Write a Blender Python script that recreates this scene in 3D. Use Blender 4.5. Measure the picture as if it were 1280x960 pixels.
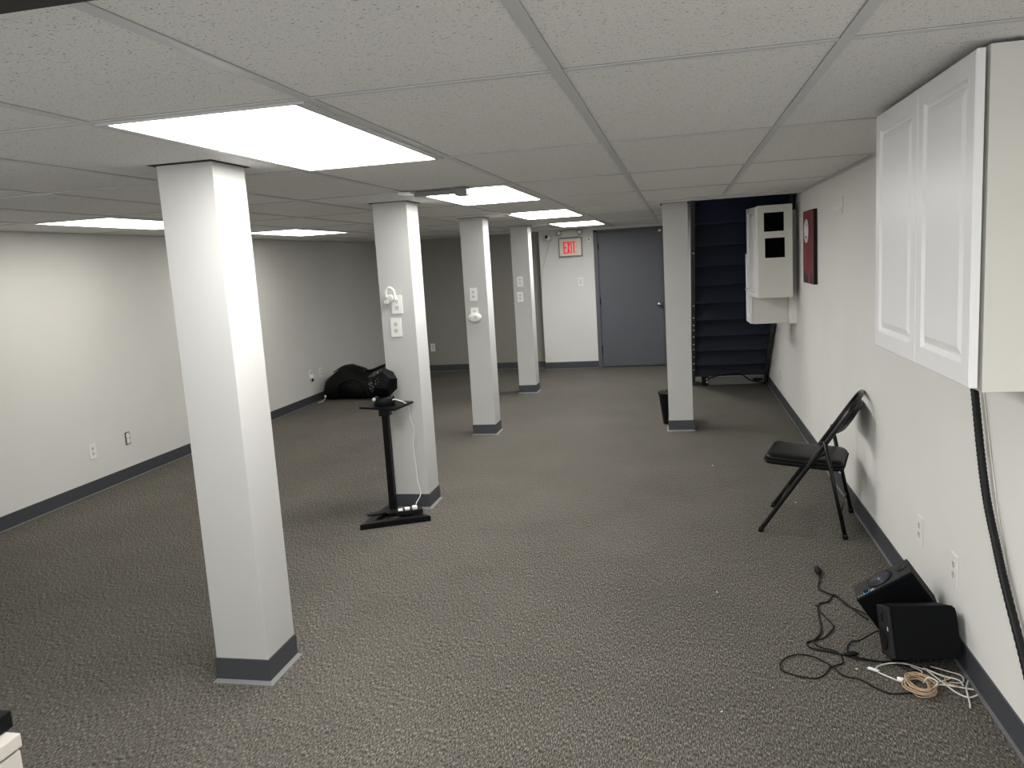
import bpy, bmesh, math, random
from mathutils import Vector, Matrix, noise
for o in list(bpy.data.objects): bpy.data.objects.remove(o)
C = bpy.context.scene.collection
SC = bpy.context.scene
PI = math.pi

# ------------------------------------------------------------------ camera
YAW, PITCH, ROLL, FPX, EYE = -0.211504, -0.149436, -0.061334, 1002.58, 1.5619
fw = Vector((math.sin(YAW)*math.cos(PITCH), math.cos(YAW)*math.cos(PITCH), math.sin(PITCH)))
r0 = Vector((math.cos(YAW), -math.sin(YAW), 0)); u0 = r0.cross(fw)
rr = math.cos(ROLL)*r0 + math.sin(ROLL)*u0
uu = -math.sin(ROLL)*r0 + math.cos(ROLL)*u0
cam = bpy.data.objects.new('camera', bpy.data.cameras.new('camera')); C.objects.link(cam)
M = Matrix((rr, uu, -fw)).transposed().to_4x4(); M.translation = (0, 0, EYE)
cam.matrix_world = M
cam.data.sensor_width = 36; cam.data.lens = FPX/1280*36; cam.data.clip_start = 0.05; cam.data.clip_end = 60
SC.camera = cam

# ------------------------------------------------------------------ world, exposure, lamp strength
w = bpy.data.worlds.new('world'); SC.world = w; w.use_nodes = True
w.node_tree.nodes['Background'].inputs[0].default_value = (0.86, 0.87, 0.87, 1)
w.node_tree.nodes['Background'].inputs[1].default_value = 1.9
SC.view_settings.view_transform = 'Standard'
SC.view_settings.look = 'None'
SC.view_settings.gamma = 1
SC.view_settings.exposure = 0.0
SC.view_settings.use_curve_mapping = False
LAMP = 18.5                                     # radiance of the ceiling panels
LAMP_COL = (1.0, 0.99, 0.965)
LAMP_LEFT = 8.0                               # the two panels by the left wall are weaker
CZ = 1.977                                     # ceiling height

# ------------------------------------------------------------------ materials
def mat(name, col, rough=0.6, metal=0.0, spec=0.5, emit=None, estr=0.0):
    m = bpy.data.materials.new(name); m.use_nodes = True
    b = m.node_tree.nodes['Principled BSDF']
    b.inputs['Base Color'].default_value = (*col, 1)
    b.inputs['Roughness'].default_value = rough
    b.inputs['Metallic'].default_value = metal
    b.inputs['Specular IOR Level'].default_value = spec
    if emit:
        b.inputs['Emission Color'].default_value = (*emit, 1)
        b.inputs['Emission Strength'].default_value = estr
    return m
def nodes(m):
    nt = m.node_tree; return nt, nt.nodes, nt.links, nt.nodes['Principled BSDF']
def noise_node(nt, scale, detail=2, rough=0.5, stretch=(1, 1, 1), rot=0):
    tc = nt.nodes.new('ShaderNodeTexCoord'); mp = nt.nodes.new('ShaderNodeMapping')
    mp.inputs['Scale'].default_value = stretch; mp.inputs['Rotation'].default_value = (0, 0, rot)
    n = nt.nodes.new('ShaderNodeTexNoise'); n.inputs['Scale'].default_value = scale
    n.inputs['Detail'].default_value = detail; n.inputs['Roughness'].default_value = rough
    nt.links.new(tc.outputs['Object'], mp.inputs['Vector']); nt.links.new(mp.outputs[0], n.inputs['Vector'])
    return n
def ramp(nt, src, stops):
    r = nt.nodes.new('ShaderNodeValToRGB')
    e = r.color_ramp.elements
    e[0].position, e[0].color = stops[0][0], (*stops[0][1], 1)
    e[1].position, e[1].color = stops[-1][0], (*stops[-1][1], 1)
    for p, c in stops[1:-1]:
        x = e.new(p); x.color = (*c, 1)
    nt.links.new(src, r.inputs[0]); return r
def add_bump(m, src, strength=0.2, dist=0.002):
    nt, N, L, b = nodes(m)
    bp = N.new('ShaderNodeBump'); bp.inputs['Strength'].default_value = strength; bp.inputs['Distance'].default_value = dist
    L.new(src, bp.inputs['Height']); L.new(bp.outputs[0], b.inputs['Normal'])
def painted(name, col, rough=0.55, var=0.03, bump=0.12, scale=140):
    m = mat(name, col, rough, spec=0.35); nt, N, L, b = nodes(m)
    n = noise_node(nt, 1.3, 3)
    lo = tuple(c*(1-var) for c in col); hi = tuple(min(1, c*(1+var)) for c in col)
    r = ramp(nt, n.outputs[0], [(0.3, lo), (0.7, hi)]); L.new(r.outputs[0], b.inputs['Base Color'])
    n2 = noise_node(nt, scale, 2); add_bump(m, n2.outputs[0], bump, 0.001)
    return m
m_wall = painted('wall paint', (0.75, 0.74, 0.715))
m_wall_r = painted('wall paint brightened for light', (0.86, 0.845, 0.81))  # colour raised to make up for weak light on the right wall
m_col = painted('column paint', (0.56, 0.557, 0.54), bump=0.25, scale=60)
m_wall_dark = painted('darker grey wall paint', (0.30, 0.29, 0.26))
m_base = painted('vinyl baseboard', (0.062, 0.066, 0.075), 0.45, 0.06, 0.05)
m_basetoe = mat('vinyl baseboard toe', (0.22, 0.22, 0.23), 0.35)
m_door = painted('door paint', (0.105, 0.11, 0.125), 0.5, 0.04, 0.1, 90)
m_white = mat('white plastic', (0.88, 0.87, 0.84), 0.35)
m_ivory = mat('ivory receptacle', (0.70, 0.69, 0.63), 0.35)
m_slot = mat('dark slot', (0.03, 0.03, 0.03), 0.7, spec=0.1)
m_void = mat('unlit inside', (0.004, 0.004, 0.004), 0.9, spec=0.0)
m_black = mat('black plastic', (0.006, 0.006, 0.0065), 0.5, spec=0.22)
m_blacksoft = mat('black vinyl', (0.005, 0.005, 0.0055), 0.40, spec=0.14)
m_blacktube = mat('black enamel tube', (0.006, 0.006, 0.0065), 0.3, spec=0.3)
m_steel = mat('brushed steel', (0.55, 0.55, 0.54), 0.3, 1.0)
m_cab = painted('cabinet thermofoil', (0.90, 0.90, 0.90), 0.32, 0.01, 0.03, 200)
m_carcass = painted('cabinet carcass', (0.72, 0.71, 0.66), 0.4, 0.02, 0.03, 200)
m_barmetal = mat('ceiling grid metal', (0.56, 0.56, 0.56), 0.45)
m_lframe = mat('light frame', (0.55, 0.55, 0.54), 0.4)
m_navy = painted('navy paint', (0.007, 0.015, 0.036), 0.5, 0.2, 0.2, 80)
m_stringer = painted('dark stringer', (0.05, 0.055, 0.065), 0.6, 0.1, 0.1, 80)
m_gray = mat('grey enamel', (0.22, 0.22, 0.21), 0.45)
m_cordw = mat('white cord', (0.72, 0.70, 0.64), 0.45)
m_cordt = mat('tan speaker wire', (0.50, 0.36, 0.24), 0.4)
m_conduit = mat('black corrugated sleeve', (0.007, 0.007, 0.008), 0.45, spec=0.3)
m_lens = mat('dark glass lens', (0.01, 0.01, 0.012), 0.1)
m_diff = mat('lit diffuser', (0.9, 0.9, 0.9), 0.5, emit=LAMP_COL, estr=LAMP)
m_diff_warm = mat('lit diffuser warm', (0.9, 0.9, 0.85), 0.5, emit=(1.0, 0.975, 0.90), estr=LAMP_LEFT)

# carpet
m_carpet = mat('loop carpet', (0.08, 0.075, 0.07), 0.95, spec=0.1)
nt, N, L, b = nodes(m_carpet)
na = noise_node(nt, 172, 3, 0.72, (1.35, 0.34, 1), .06)
nb = noise_node(nt, 480, 2, 0.6, (1, .5, 1))
nc = noise_node(nt, 1.6, 3, 0.6)
ra = ramp(nt, na.outputs[0], [(0.34, (0.022, 0.021, 0.019)), (0.47, (0.108, 0.100, 0.089)), (0.56, (0.19, 0.177, 0.156)), (0.70, (0.50, 0.465, 0.415))])
rb = ramp(nt, nb.outputs[0], [(0.3, (0.42, 0.42, 0.42)), (0.7, (1.20, 1.20, 1.20))])
rc = ramp(nt, nc.outputs[0], [(0.3, (0.90, 0.90, 0.88)), (0.7, (1.08, 1.07, 1.06))])
mx = N.new('ShaderNodeMix'); mx.data_type = 'RGBA'; mx.blend_type = 'MULTIPLY'; mx.inputs[0].default_value = 1
L.new(ra.outputs[0], mx.inputs[6]); L.new(rb.outputs[0], mx.inputs[7])
mx2 = N.new('ShaderNodeMix'); mx2.data_type = 'RGBA'; mx2.blend_type = 'MULTIPLY'; mx2.inputs[0].default_value = 1
L.new(mx.outputs[2], mx2.inputs[6]); L.new(rc.outputs[0], mx2.inputs[7]); L.new(mx2.outputs[2], b.inputs['Base Color'])
add_bump(m_carpet, na.outputs[0], 0.3, 0.002)

# fissured ceiling tile
m_tile = mat('fissured ceiling tile', (0.55, 0.53, 0.49), 0.9, spec=0.1)
nt, N, L, b = nodes(m_tile)
na = noise_node(nt, 210, 2, 0.5, (0.62, 1.0, 1))
nb = noise_node(nt, 260, 2, 0.5)
ra = ramp(nt, na.outputs[0], [(0.29, (0.22, 0.21, 0.20)), (0.355, (0.755, 0.75, 0.725)), (1.0, (0.795, 0.79, 0.765))])
rb = ramp(nt, nb.outputs[0], [(0.30, (0.78, 0.78, 0.78)), (0.48, (1, 1, 1))])
mx = N.new('ShaderNodeMix'); mx.data_type = 'RGBA'; mx.blend_type = 'MULTIPLY'; mx.inputs[0].default_value = 1
L.new(ra.outputs[0], mx.inputs[6]); L.new(rb.outputs[0], mx.inputs[7]); L.new(mx.outputs[2], b.inputs['Base Color'])
add_bump(m_tile, na.outputs[0], 0.2, 0.0015)

# bag fabric
m_bag = mat('black nylon', (0.004, 0.004, 0.0045), 0.6, spec=0.2)
nt, N, L, b = nodes(m_bag); n = noise_node(nt, 14, 4, 0.6); add_bump(m_bag, n.outputs[0], 0.6, 0.03)
# red canvas, with darker brushwork at the bottom
m_canvas = mat('crimson canvas', (0.20, 0.02, 0.03), 0.7)
nt, N, L, b = nodes(m_canvas)
n = noise_node(nt, 9, 4, 0.6, (1, 1, 0.35))
r = ramp(nt, n.outputs[0], [(0.3, (0.10, 0.010, 0.018)), (0.6, (0.24, 0.028, 0.040)), (0.8, (0.34, 0.07, 0.08))])
L.new(r.outputs[0], b.inputs['Base Color'])

# ------------------------------------------------------------------ mesh helpers
def add_box(bm, a, b_, bev=0.0, seg=2):
    """box from corner a to corner b_"""
    x0, y0, z0 = [min(p, q) for p, q in zip(a, b_)]; x1, y1, z1 = [max(p, q) for p, q in zip(a, b_)]
    v = [bm.verts.new(p) for p in ((x0,y0,z0),(x1,y0,z0),(x1,y1,z0),(x0,y1,z0),(x0,y0,z1),(x1,y0,z1),(x1,y1,z1),(x0,y1,z1))]
    f = [bm.faces.new([v[i] for i in q]) for q in ((0,3,2,1),(4,5,6,7),(0,1,5,4),(1,2,6,5),(2,3,7,6),(3,0,4,7))]
    if bev > 0:
        es = list({e for q in f for e in q.edges})
        bmesh.ops.bevel(bm, geom=es, offset=bev, segments=seg, affect='EDGES', profile=0.6)
    return v
def bx(*boxes, bev=0.0):
    bm = bmesh.new()
    for a, b_ in boxes: add_box(bm, a, b_, bev)
    return bm
def prism(pts, axis, t0, t1, bm=None, bev=0.0):
    """extrude a closed outline along an axis; pts are the two other coordinates in xyz order"""
    bm = bm or bmesh.new()
    def P(p, t):
        return {'x': (t, p[0], p[1]), 'y': (p[0], t, p[1]), 'z': (p[0], p[1], t)}[axis]
    lo = [bm.verts.new(P(p, t0)) for p in pts]; hi = [bm.verts.new(P(p, t1)) for p in pts]
    n = len(pts); fs = [bm.faces.new(lo[::-1]), bm.faces.new(hi)]
    for i in range(n): fs.append(bm.faces.new((lo[i], lo[(i+1) % n], hi[(i+1) % n], hi[i])))
    bmesh.ops.recalc_face_normals(bm, faces=fs)
    if bev > 0:
        bmesh.ops.bevel(bm, geom=list({e for f in fs for e in f.edges}), offset=bev, segments=2, affect='EDGES')
    return bm
def catmull(pts, n=8, closed=False):
    P = [Vector(p) for p in pts]; out = []
    m = len(P)
    rng = range(m if closed else m-1)
    for i in rng:
        p0 = P[(i-1) % m] if closed or i > 0 else P[0]*2-P[1]
        p1 = P[i]; p2 = P[(i+1) % m]
        p3 = P[(i+2) % m] if closed or i+2 < m else P[-1]*2-P[-2]
        for k in range(n):
            t = k/n
            out.append(0.5*((2*p1) + (-p0+p2)*t + (2*p0-5*p1+4*p2-p3)*t*t + (-p0+3*p1-3*p2+p3)*t**3))
    if not closed: out.append(P[-1])
    return out
def tube(path, r, seg=8, bm=None, closed=False, rfun=None):
    bm = bm or bmesh.new(); path = [Vector(p) for p in path]; n = len(path)
    t0 = (path[1]-path[0]).normalized()
    up = Vector((0, 0, 1)) if abs(t0.z) < 0.9 else Vector((1, 0, 0))
    nrm = (up - up.dot(t0)*t0).normalized(); rings = []
    for i, p in enumerate(path):
        a = path[(i-1) % n] if closed or i > 0 else p
        c = path[(i+1) % n] if closed or i < n-1 else p
        t = (c-a).normalized() if (c-a).length > 1e-9 else t0
        nrm = (nrm - nrm.dot(t)*t)
        if nrm.length < 1e-6: nrm = t.orthogonal()
        nrm.normalize(); bi = t.cross(nrm)
        rad = rfun(i) if rfun else r
        rings.append([bm.verts.new(p + rad*(math.cos(2*PI*k/seg)*nrm + math.sin(2*PI*k/seg)*bi)) for k in range(seg)])
    m = n if closed else n-1
    for i in range(m):
        A, B = rings[i], rings[(i+1) % n]
        for k in range(seg):
            f = bm.faces.new((A[k], A[(k+1) % seg], B[(k+1) % seg], B[k])); f.smooth = True
    if not closed:
        bm.faces.new(rings[0][::-1]); bm.faces.new(rings[-1])
    return bm
def lathe(prof, center=(0, 0, 0), axis='z', seg=24, bm=None, sx=1.0, sy=1.0):
    """prof = list of (radius, height)"""
    bm = bm or bmesh.new(); c = Vector(center); rings = []
    for r, h in prof:
        ring = []
        for k in range(seg):
            a = 2*PI*k/seg; x, y = max(r, 1e-4)*math.cos(a)*sx, max(r, 1e-4)*math.sin(a)*sy
            q = {'z': (x, y, h), 'x': (h, x, y), 'y': (x, h, y)}[axis]
            ring.append(bm.verts.new(c+Vector(q)))
        rings.append(ring)
    fs = []
    for i in range(len(rings)-1):
        for k in range(seg):
            f = bm.faces.new((rings[i][k], rings[i][(k+1) % seg], rings[i+1][(k+1) % seg], rings[i+1][k])); f.smooth = True; fs.append(f)
    fs.append(bm.faces.new(rings[0][::-1])); fs.append(bm.faces.new(rings[-1]))
    bmesh.ops.recalc_face_normals(bm, faces=fs)
    return bm
def obj(name, bm, m, parent=None, smooth=False):
    me = bpy.data.meshes.new(name)
    bmesh.ops.recalc_face_normals(bm, faces=bm.faces)
    bm.to_mesh(me); bm.free(); me.materials.append(m)
    if smooth:
        for p in me.polygons: p.use_smooth = True
    o = bpy.data.objects.new(name, me); C.objects.link(o)
    if parent is not None: o.parent = parent
    return o
def thing(name, label, cat, loc=(0, 0, 0), rotz=0.0, group=None, rot=None):
    o = bpy.data.objects.new(name, None); C.objects.link(o); o.empty_display_size = 0.1
    o.location = loc; o.rotation_euler = rot if rot else (0, 0, rotz)
    o['label'] = label; o['category'] = cat
    if group: o['group'] = group
    return o
def tag(o, label, cat, group=None):
    o['label'] = label; o['category'] = cat
    if group: o['group'] = group
    return o
def struct(name, bm, m, label, cat, parent=None):
    o = obj(name, bm, m, parent); o['kind'] = 'structure'
    o['label'] = label; o['category'] = cat
    return o
def dup(root, loc, rotz, label, group=None):
    r = root.copy(); C.objects.link(r); r.location = loc; r.rotation_euler = (0, 0, rotz); r['label'] = label
    if group: r['group'] = group
    for ch in list(root.children):
        c = ch.copy(); C.objects.link(c); c.parent = r
        for g in ch.children:
            d = g.copy(); C.objects.link(d); d.parent = c
    return r

# ------------------------------------------------------------------ the room
XL, XR, YB, YN = -4.46, 0.976, 11.45, -1.0      # near end left open so added grey world light fills the room
YBL = 11.62          # the darker part of the far wall is set back a little
struct('floor', bx(((XL-.1, YN-.1, -.1), (XR+.1, YBL+.1, 0))), m_carpet, 'dark grey heathered loop carpet covering the basement floor', 'floor')
SX0, SY0 = 0.10, 6.9   # stair opening
struct('ceiling', bx(((XL-.1, YN-.1, CZ+.007), (XR+.1, SY0, CZ+.05)), ((XL-.1, SY0, CZ+.007), (SX0, YBL+.1, CZ+.05))), m_tile,
       'suspended ceiling of off-white fissured tiles', 'ceiling')
struct('wall_left', bx(((XL-.1, YN-.1, 0), (XL, YBL+.1, CZ+.05))), m_wall, 'long light grey painted wall on the left', 'wall')
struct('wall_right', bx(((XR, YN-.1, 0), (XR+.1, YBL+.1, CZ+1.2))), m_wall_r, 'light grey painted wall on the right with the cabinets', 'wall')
DX0, DX1, DZ = -1.165, -0.175, 1.945
struct('wall_back', bx(((-1.94, YB, 0), (DX0, YBL+.15, CZ+.05)),
                       ((DX1, YB, 0), (XR+.1, YBL+.15, CZ+1.2)), ((DX0, YB, DZ), (DX1, YBL+.15, CZ+.05)), ((DX0, YBL+.05, 0), (DX1, YBL+.15, DZ))),
       m_wall, 'light grey far wall around the door', 'wall')
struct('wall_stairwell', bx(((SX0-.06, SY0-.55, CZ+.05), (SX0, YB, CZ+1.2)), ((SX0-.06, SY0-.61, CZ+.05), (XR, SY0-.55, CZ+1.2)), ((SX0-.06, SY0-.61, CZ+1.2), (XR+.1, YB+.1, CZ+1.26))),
       m_stringer, 'dark boarding that closes the stairwell above the ceiling', 'wall')

def baseboard(name, p, q, nx, ny, label):
    """10 cm vinyl base with a lighter toe; (nx, ny) points into the room"""
    t, toe = .006, .016
    lo = (min(p[0], q[0], p[0]+nx*t, q[0]+nx*t), min(p[1], q[1], p[1]+ny*t, q[1]+ny*t), 0)
    hi = (max(p[0], q[0], p[0]+nx*t, q[0]+nx*t), max(p[1], q[1], p[1]+ny*t, q[1]+ny*t), .10)
    o = struct(name, bx((lo, hi)), m_base, label, 'baseboard')
    lo2 = (min(p[0], q[0], p[0]+nx*toe, q[0]+nx*toe), min(p[1], q[1], p[1]+ny*toe, q[1]+ny*toe), 0)
    hi2 = (max(p[0], q[0], p[0]+nx*toe, q[0]+nx*toe), max(p[1], q[1], p[1]+ny*toe, q[1]+ny*toe), .006)
    obj('toe', bx((lo2, hi2)), m_basetoe, o)
baseboard('baseboard_left', (XL, YN), (XL, YBL), 1, 0, 'charcoal vinyl baseboard along the left wall')
baseboard('baseboard_right', (XR, YN), (XR, YB), -1, 0, 'charcoal vinyl baseboard along the right wall')
baseboard('baseboard_back', (-1.94, YB), (DX0, YB), 0, -1, 'charcoal vinyl baseboard under the exit sign beside the door')
baseboard('baseboard_back_left', (XL, YBL), (-1.94, YBL), 0, -1, 'charcoal vinyl baseboard on the set-back far wall')

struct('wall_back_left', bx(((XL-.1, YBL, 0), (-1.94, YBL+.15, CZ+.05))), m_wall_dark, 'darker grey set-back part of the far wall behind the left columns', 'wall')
# ceiling grid
GX = [-.255 + .6096*k for k in range(-7, 3)]
GY = [1.877 + 1.2192*k for k in range(-2, 9)]
bm = bmesh.new()
for x in GX:
    y1 = YBL if x < SX0 else SY0-.30
    if x > XL and x < XR: add_box(bm, (x-.0135, YN, CZ+.003), (x+.0135, y1, CZ+.012))
for y in GY:
    if y < SY0-.3:
        add_box(bm, (XL, y-.0105, CZ+.0035), (XR, y+.0105, CZ+.0125))
    elif y < YBL: add_box(bm, (XL, y-.0105, CZ+.0035), (SX0-.02, y+.0105, CZ+.0125))
rv = bmesh.new()
for x in GX:
    y1 = YBL if x < SX0 else SY0-.30
    if x > XL and x < XR: add_box(rv, (x-.0141, YN, CZ+.0058), (x+.0141, y1, CZ+.0072))
for y in GY:
    if y < YBL: add_box(rv, (XL, y-.0118, CZ+.0059), (XR if y < SY0-.3 else SX0-.02, y+.0118, CZ+.0073))
T1 = struct('trim_1', bm, m_barmetal, 'thin off-white metal bars of the ceiling grid', 'ceiling grid')
m_reveal = mat('shadow reveal', (0.22, 0.22, 0.215), 0.8)
obj('reveal', rv, m_reveal, T1)
bm = bx(((XL, YN, CZ-.002), (XL+.022, YBL, CZ+.01)), ((XR-.022, YN, CZ-.002), (XR, SY0, CZ+.01)), ((SX0-.02, SY0-.32, CZ-.001), (XR, SY0-.295, CZ+.01)), ((SX0-.02, SY0-.02, CZ-.002), (XR, SY0, CZ+.05)))
struct('trim_2', bm, m_barmetal, 'wall angle trim along the ceiling edges and stair opening', 'ceiling trim')

# ------------------------------------------------------------------ ceiling lights
def ceiling_light(x0, y0, label, group, dm=None):
    w_, l_ = .6096, 1.2192
    t = thing('ceiling_light', label, 'ceiling light', (x0+w_/2, y0+l_/2, CZ), 0, group)
    a, c = w_/2-.014, l_/2-.011
    i, j = .262, l_/2-.022
    bm = bmesh.new()
    for q in (((-a, -c, -.002), (-i, c, .006)), ((i, -c, -.002), (a, c, .006)), ((-i, -c, -.002), (i, -j, .006)), ((-i, j, -.002), (i, c, .006))):
        add_box(bm, *q)
    obj('frame', bm, m_lframe, t)
    obj('diffuser', bx(((-i, -j, .0005), (i, j, .005))), dm or m_diff, t)
    return t
gl = 'lit rectangular ceiling panels'
L1 = ceiling_light(GX[5], GY[2], 'largest lit ceiling panel, just above the nearest column', gl)
def light_copy(x, y, label): return dup(L1, (x+.3048, y+.6096, CZ), 0, label, gl)
light_copy(GX[5], GY[4], 'lit ceiling panel with a metal bracket across its near corner')
light_copy(GX[5], GY[6], 'third lit ceiling panel in the row towards the exit sign')
light_copy(GX[5], GY[8], 'farthest small lit ceiling panel just in front of the exit sign')
L5 = ceiling_light(GX[1], GY[4], 'lit ceiling panel near the left wall, left of the nearest column', gl, m_diff_warm)
dup(L5, (GX[1]+.3048, GY[6]+.6096, CZ), 0, 'lit ceiling panel near the left wall, between the first two columns', gl)
light_copy(GX[7], GY[0], 'added ceiling panel overhead, out of view, lighting the right side')  # unseen panel added to brighten the right wall and cabinet

# ------------------------------------------------------------------ columns
def column(x0, y0, wx, wy, label):
    t = thing('column', label, 'column', (x0+wx/2, y0+wy/2, 0), 0, 'square painted columns')
    a, c = wx/2, wy/2
    obj('shaft', bx(((-a, -c, 0), (a, c, CZ+.006)), bev=.002), m_col, t)
    b_ = bmesh.new(); add_box(b_, (-a-.005, -c-.005, 0), (a+.005, c+.005, .098), .0015)
    bb = obj('baseboard', b_, m_base, t)
    b_ = bmesh.new()
    e, z = .018, .006
    prof = [(e, 0), (.006, .010)]
    lo = [b_.verts.new(p) for p in ((-a-e, -c-e, 0), (a+e, -c-e, 0), (a+e, c+e, 0), (-a-e, c+e, 0))]
    hi = [b_.verts.new(p) for p in ((-a-.0055, -c-.0055, .012), (a+.0055, -c-.0055, .012), (a+.0055, c+.0055, .012), (-a-.0055, c+.0055, .012))]
    for i in range(4): b_.faces.new((lo[i], lo[(i+1) % 4], hi[(i+1) % 4], hi[i]))
    b_.faces.new(lo[::-1]); b_.faces.new(hi)
    obj('toe', b_, m_basetoe, bb)
    # ragged tile cut-out round the head of the column
    g = .016
    obj('tile_gap', bx(((-a-g, -c-.03, CZ+.0045), (a+g, c+g, CZ+.0068))), m_slot, t)
    return t
column(-1.826, 2.653, .221, .221, 'nearest and widest-looking white square column, left of centre')
column(-1.873, 4.870, .226, .221, 'white square column behind the black display stand')
column(-1.913, 7.085, .213, .221, 'white square column with an oval plug-in adapter')
column(-1.926, 9.384, .209, .221, 'farthest white column of the left row, two small outlets on it')
column(-0.125, 7.114, .211, .221, 'white square column beside the dark stairs')

# ------------------------------------------------------------------ door
d = thing('door_1', 'grey metal exit door at the far end of the room', 'door', ((DX0+DX1)/2, YB, 0)); d['kind'] = 'structure'
hw = (DX1-DX0)/2
bm = bx(((-hw, -.012, 0), (-hw+.055, .12, DZ)), ((hw-.045, -.012, 0), (hw, .12, DZ)), ((-hw, -.012, DZ-.03), (hw, .12, DZ)))
obj('door_frame', bm, m_door, d)
obj('door_leaf', bx(((-hw+.058, .012, .012), (hw-.048, .055, DZ-.034)), bev=.002), m_door, d)
for z in (.26, .95, 1.72):
    obj('hinge', lathe([(.009, z-.05), (.009, z+.05)], (-hw+.058, .004, 0), seg=10), m_black, d)
kn = obj('door_knob', lathe([(.012, 0), (.012, -.03), (.028, -.04), (.030, -.055), (.022, -.068), (.001, -.07)], (hw-.105, .012, .87), 'y', 16), m_steel, d, True)
obj('rose', lathe([(.033, .001), (.033, -.008)], (hw-.105, .012, .87), 'y', 16), m_black, kn)
obj('strike_plate', bx(((hw-.09, -.004, DZ-.075), (hw-.05, .012, DZ-.045))), m_white, d)

# ------------------------------------------------------------------ exit sign
ex = thing('exit_sign', 'lit EXIT sign with red letters mounted on the far wall beside the door', 'exit sign', (-1.487, YB, 1.60))
obj('housing', bx(((-.165, -.055, 0), (.165, 0, .265)), bev=.006), m_gray, ex)
m_face = mat('sign face', (0.78, 0.75, 0.64), 0.4)
fc = obj('face_plate', bx(((-.152, -.059, .014), (.152, -.054, .252)), bev=.003), m_face, ex)
m_pink = mat('glow backing', (0.85, 0.68, 0.60), 0.5, emit=(1, 0.35, 0.3), estr=0.02)  # pink halo round the letters, put into the plate's colour
m_red = mat('red letters', (0.80, 0.01, 0.03), 0.5, emit=(1, 0.01, 0.04), estr=0.35)
obj('letter_glow', bx(((-.100, -.0605, .035), (.098, -.059, .225))), m_pink, fc)
def strokes(polys, name, parent, x, z):
    bm = bmesh.new()
    for p in polys: prism([(x+a, z+c) for a, c in p], 'y', -.064, -.0602, bm)
    return obj(name, bm, m_red, parent)
hh, ww, s = .165, .045, .017
E_ = [[(0, 0), (s, 0), (s, hh), (0, hh)]] + [[(s, z), (ww, z), (ww, z+s), (s, z+s)] for z in (0, hh/2-s/2, hh-s)]
X_ = [[(0, 0), (s*1.1, 0), (ww, hh), (ww-s*1.1, hh)], [(ww-s*1.1, 0), (ww, 0), (ww/2+.006, hh/2-.012), (ww/2, hh/2-.034)], [(0, hh), (s*1.1, hh), (ww/2, hh/2+.034), (ww/2-.006, hh/2+.012)]]
I_ = [[(0, 0), (s, 0), (s, hh), (0, hh)]]
T_ = [[(ww/2-s/2, 0), (ww/2+s/2, 0), (ww/2+s/2, hh-s), (ww/2-s/2, hh-s)], [(0, hh-s), (ww, hh-s), (ww, hh), (0, hh)]]
for P_, x in ((E_, -.098), (X_, -.047), (I_, .005), (T_, .028)): strokes(P_, 'letter', fc, x, .046)
bm = prism([(.082, .12), (.094, .13), (.082, .14)], 'y', -.062, -.0602); obj('arrow', bm, m_red, fc)
obj('lamp_box', bx(((-.13, -.06, .27), (.13, 0, .365)), bev=.004), m_carcass, ex)
for sx in (-1, 1):
    h = obj('emergency_lamp', lathe([(.018, .03), (.034, 0), (.038, -.03), (.036, -.034), (.001, -.034)], (sx*.145, -.075, .335), 'y', 16), m_gray, ex, True)
    obj('lamp_glass', lathe([(.030, 0), (.028, -.006), (.001, -.010)], (sx*.145, -.108, .335), 'y', 16), m_white, h, True)

# ------------------------------------------------------------------ outlets and switches.  local: plate in XZ plane, facing -Y
def outlet(label, loc, rotz, group='white duplex wall outlets', tall=.118, wide=.072):
    t = thing('wall_outlet', label, 'outlet', loc, rotz, group)
    obj('cover_plate', bx(((-wide/2, -.006, -tall/2), (wide/2, 0, tall/2)), bev=.002), m_white, t)
    for z in (-.020, .020):
        r = obj('receptacle', prism([(.016*math.cos(a)*(1 if abs(math.cos(a)) < .8 else .9), z+.0145*math.sin(a)) for a in [2*PI*k/16 for k in range(16)]], 'y', -.0085, -.005), m_ivory, t)
        obj('slots', bx(((-.0075, -.0091, z-.001), (-.0052, -.0084, z+.008)), ((.0052, -.0091, z-.001), (.0075, -.0084, z+.008)), ((-.002, -.0091, z-.010), (.002, -.0084, z-.0055))), m_slot, r)
    return t
o1 = outlet('upper outlet on the column behind the black stand, a plug in it', (-1.760, 4.869, 1.345), 0)
def oc(loc, rz, label): return dup(o1, loc, rz, label, 'white duplex wall outlets')
oc((-1.778, 4.869, 1.200), 0, 'empty lower outlet on the column behind the black stand')
oc((-1.826, 7.084, 1.302), 0, 'outlet above the oval adapter on the third column')
oc((-1.826, 7.084, 1.125), 0, 'outlet hidden behind the oval adapter on the third column')
oc((-1.842, 9.383, 1.339), 0, 'upper of two outlets on the farthest left-row column')
oc((-1.850, 9.383, 1.160), 0, 'lower of two outlets on the farthest left-row column')
oc((XL+.0005, 5.245, .326), PI/2, 'white covered outlet low on the left wall, nearest one')
oc((XL+.0005, 9.041, .362), PI/2, 'outlet on the left wall just left of the black bag, white plug below it')
oc((XL+.0005, 9.33, .350), PI/2, 'outlet on the left wall right beside the black bag')
oc((XR-.0005, 3.555, .335), -PI/2, 'outlet on the right wall above the farther speaker')
oc((XR-.0005, 3.113, .335), -PI/2, 'outlet on the right wall above the nearer speaker')
oc((XR-.0005, 8.30, .30), -PI/2, 'faint outlet low on the right wall near the stairs')
oc((-3.685, YBL-.0005, .369), 0, 'outlet on the set-back far wall left of the third column')
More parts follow.
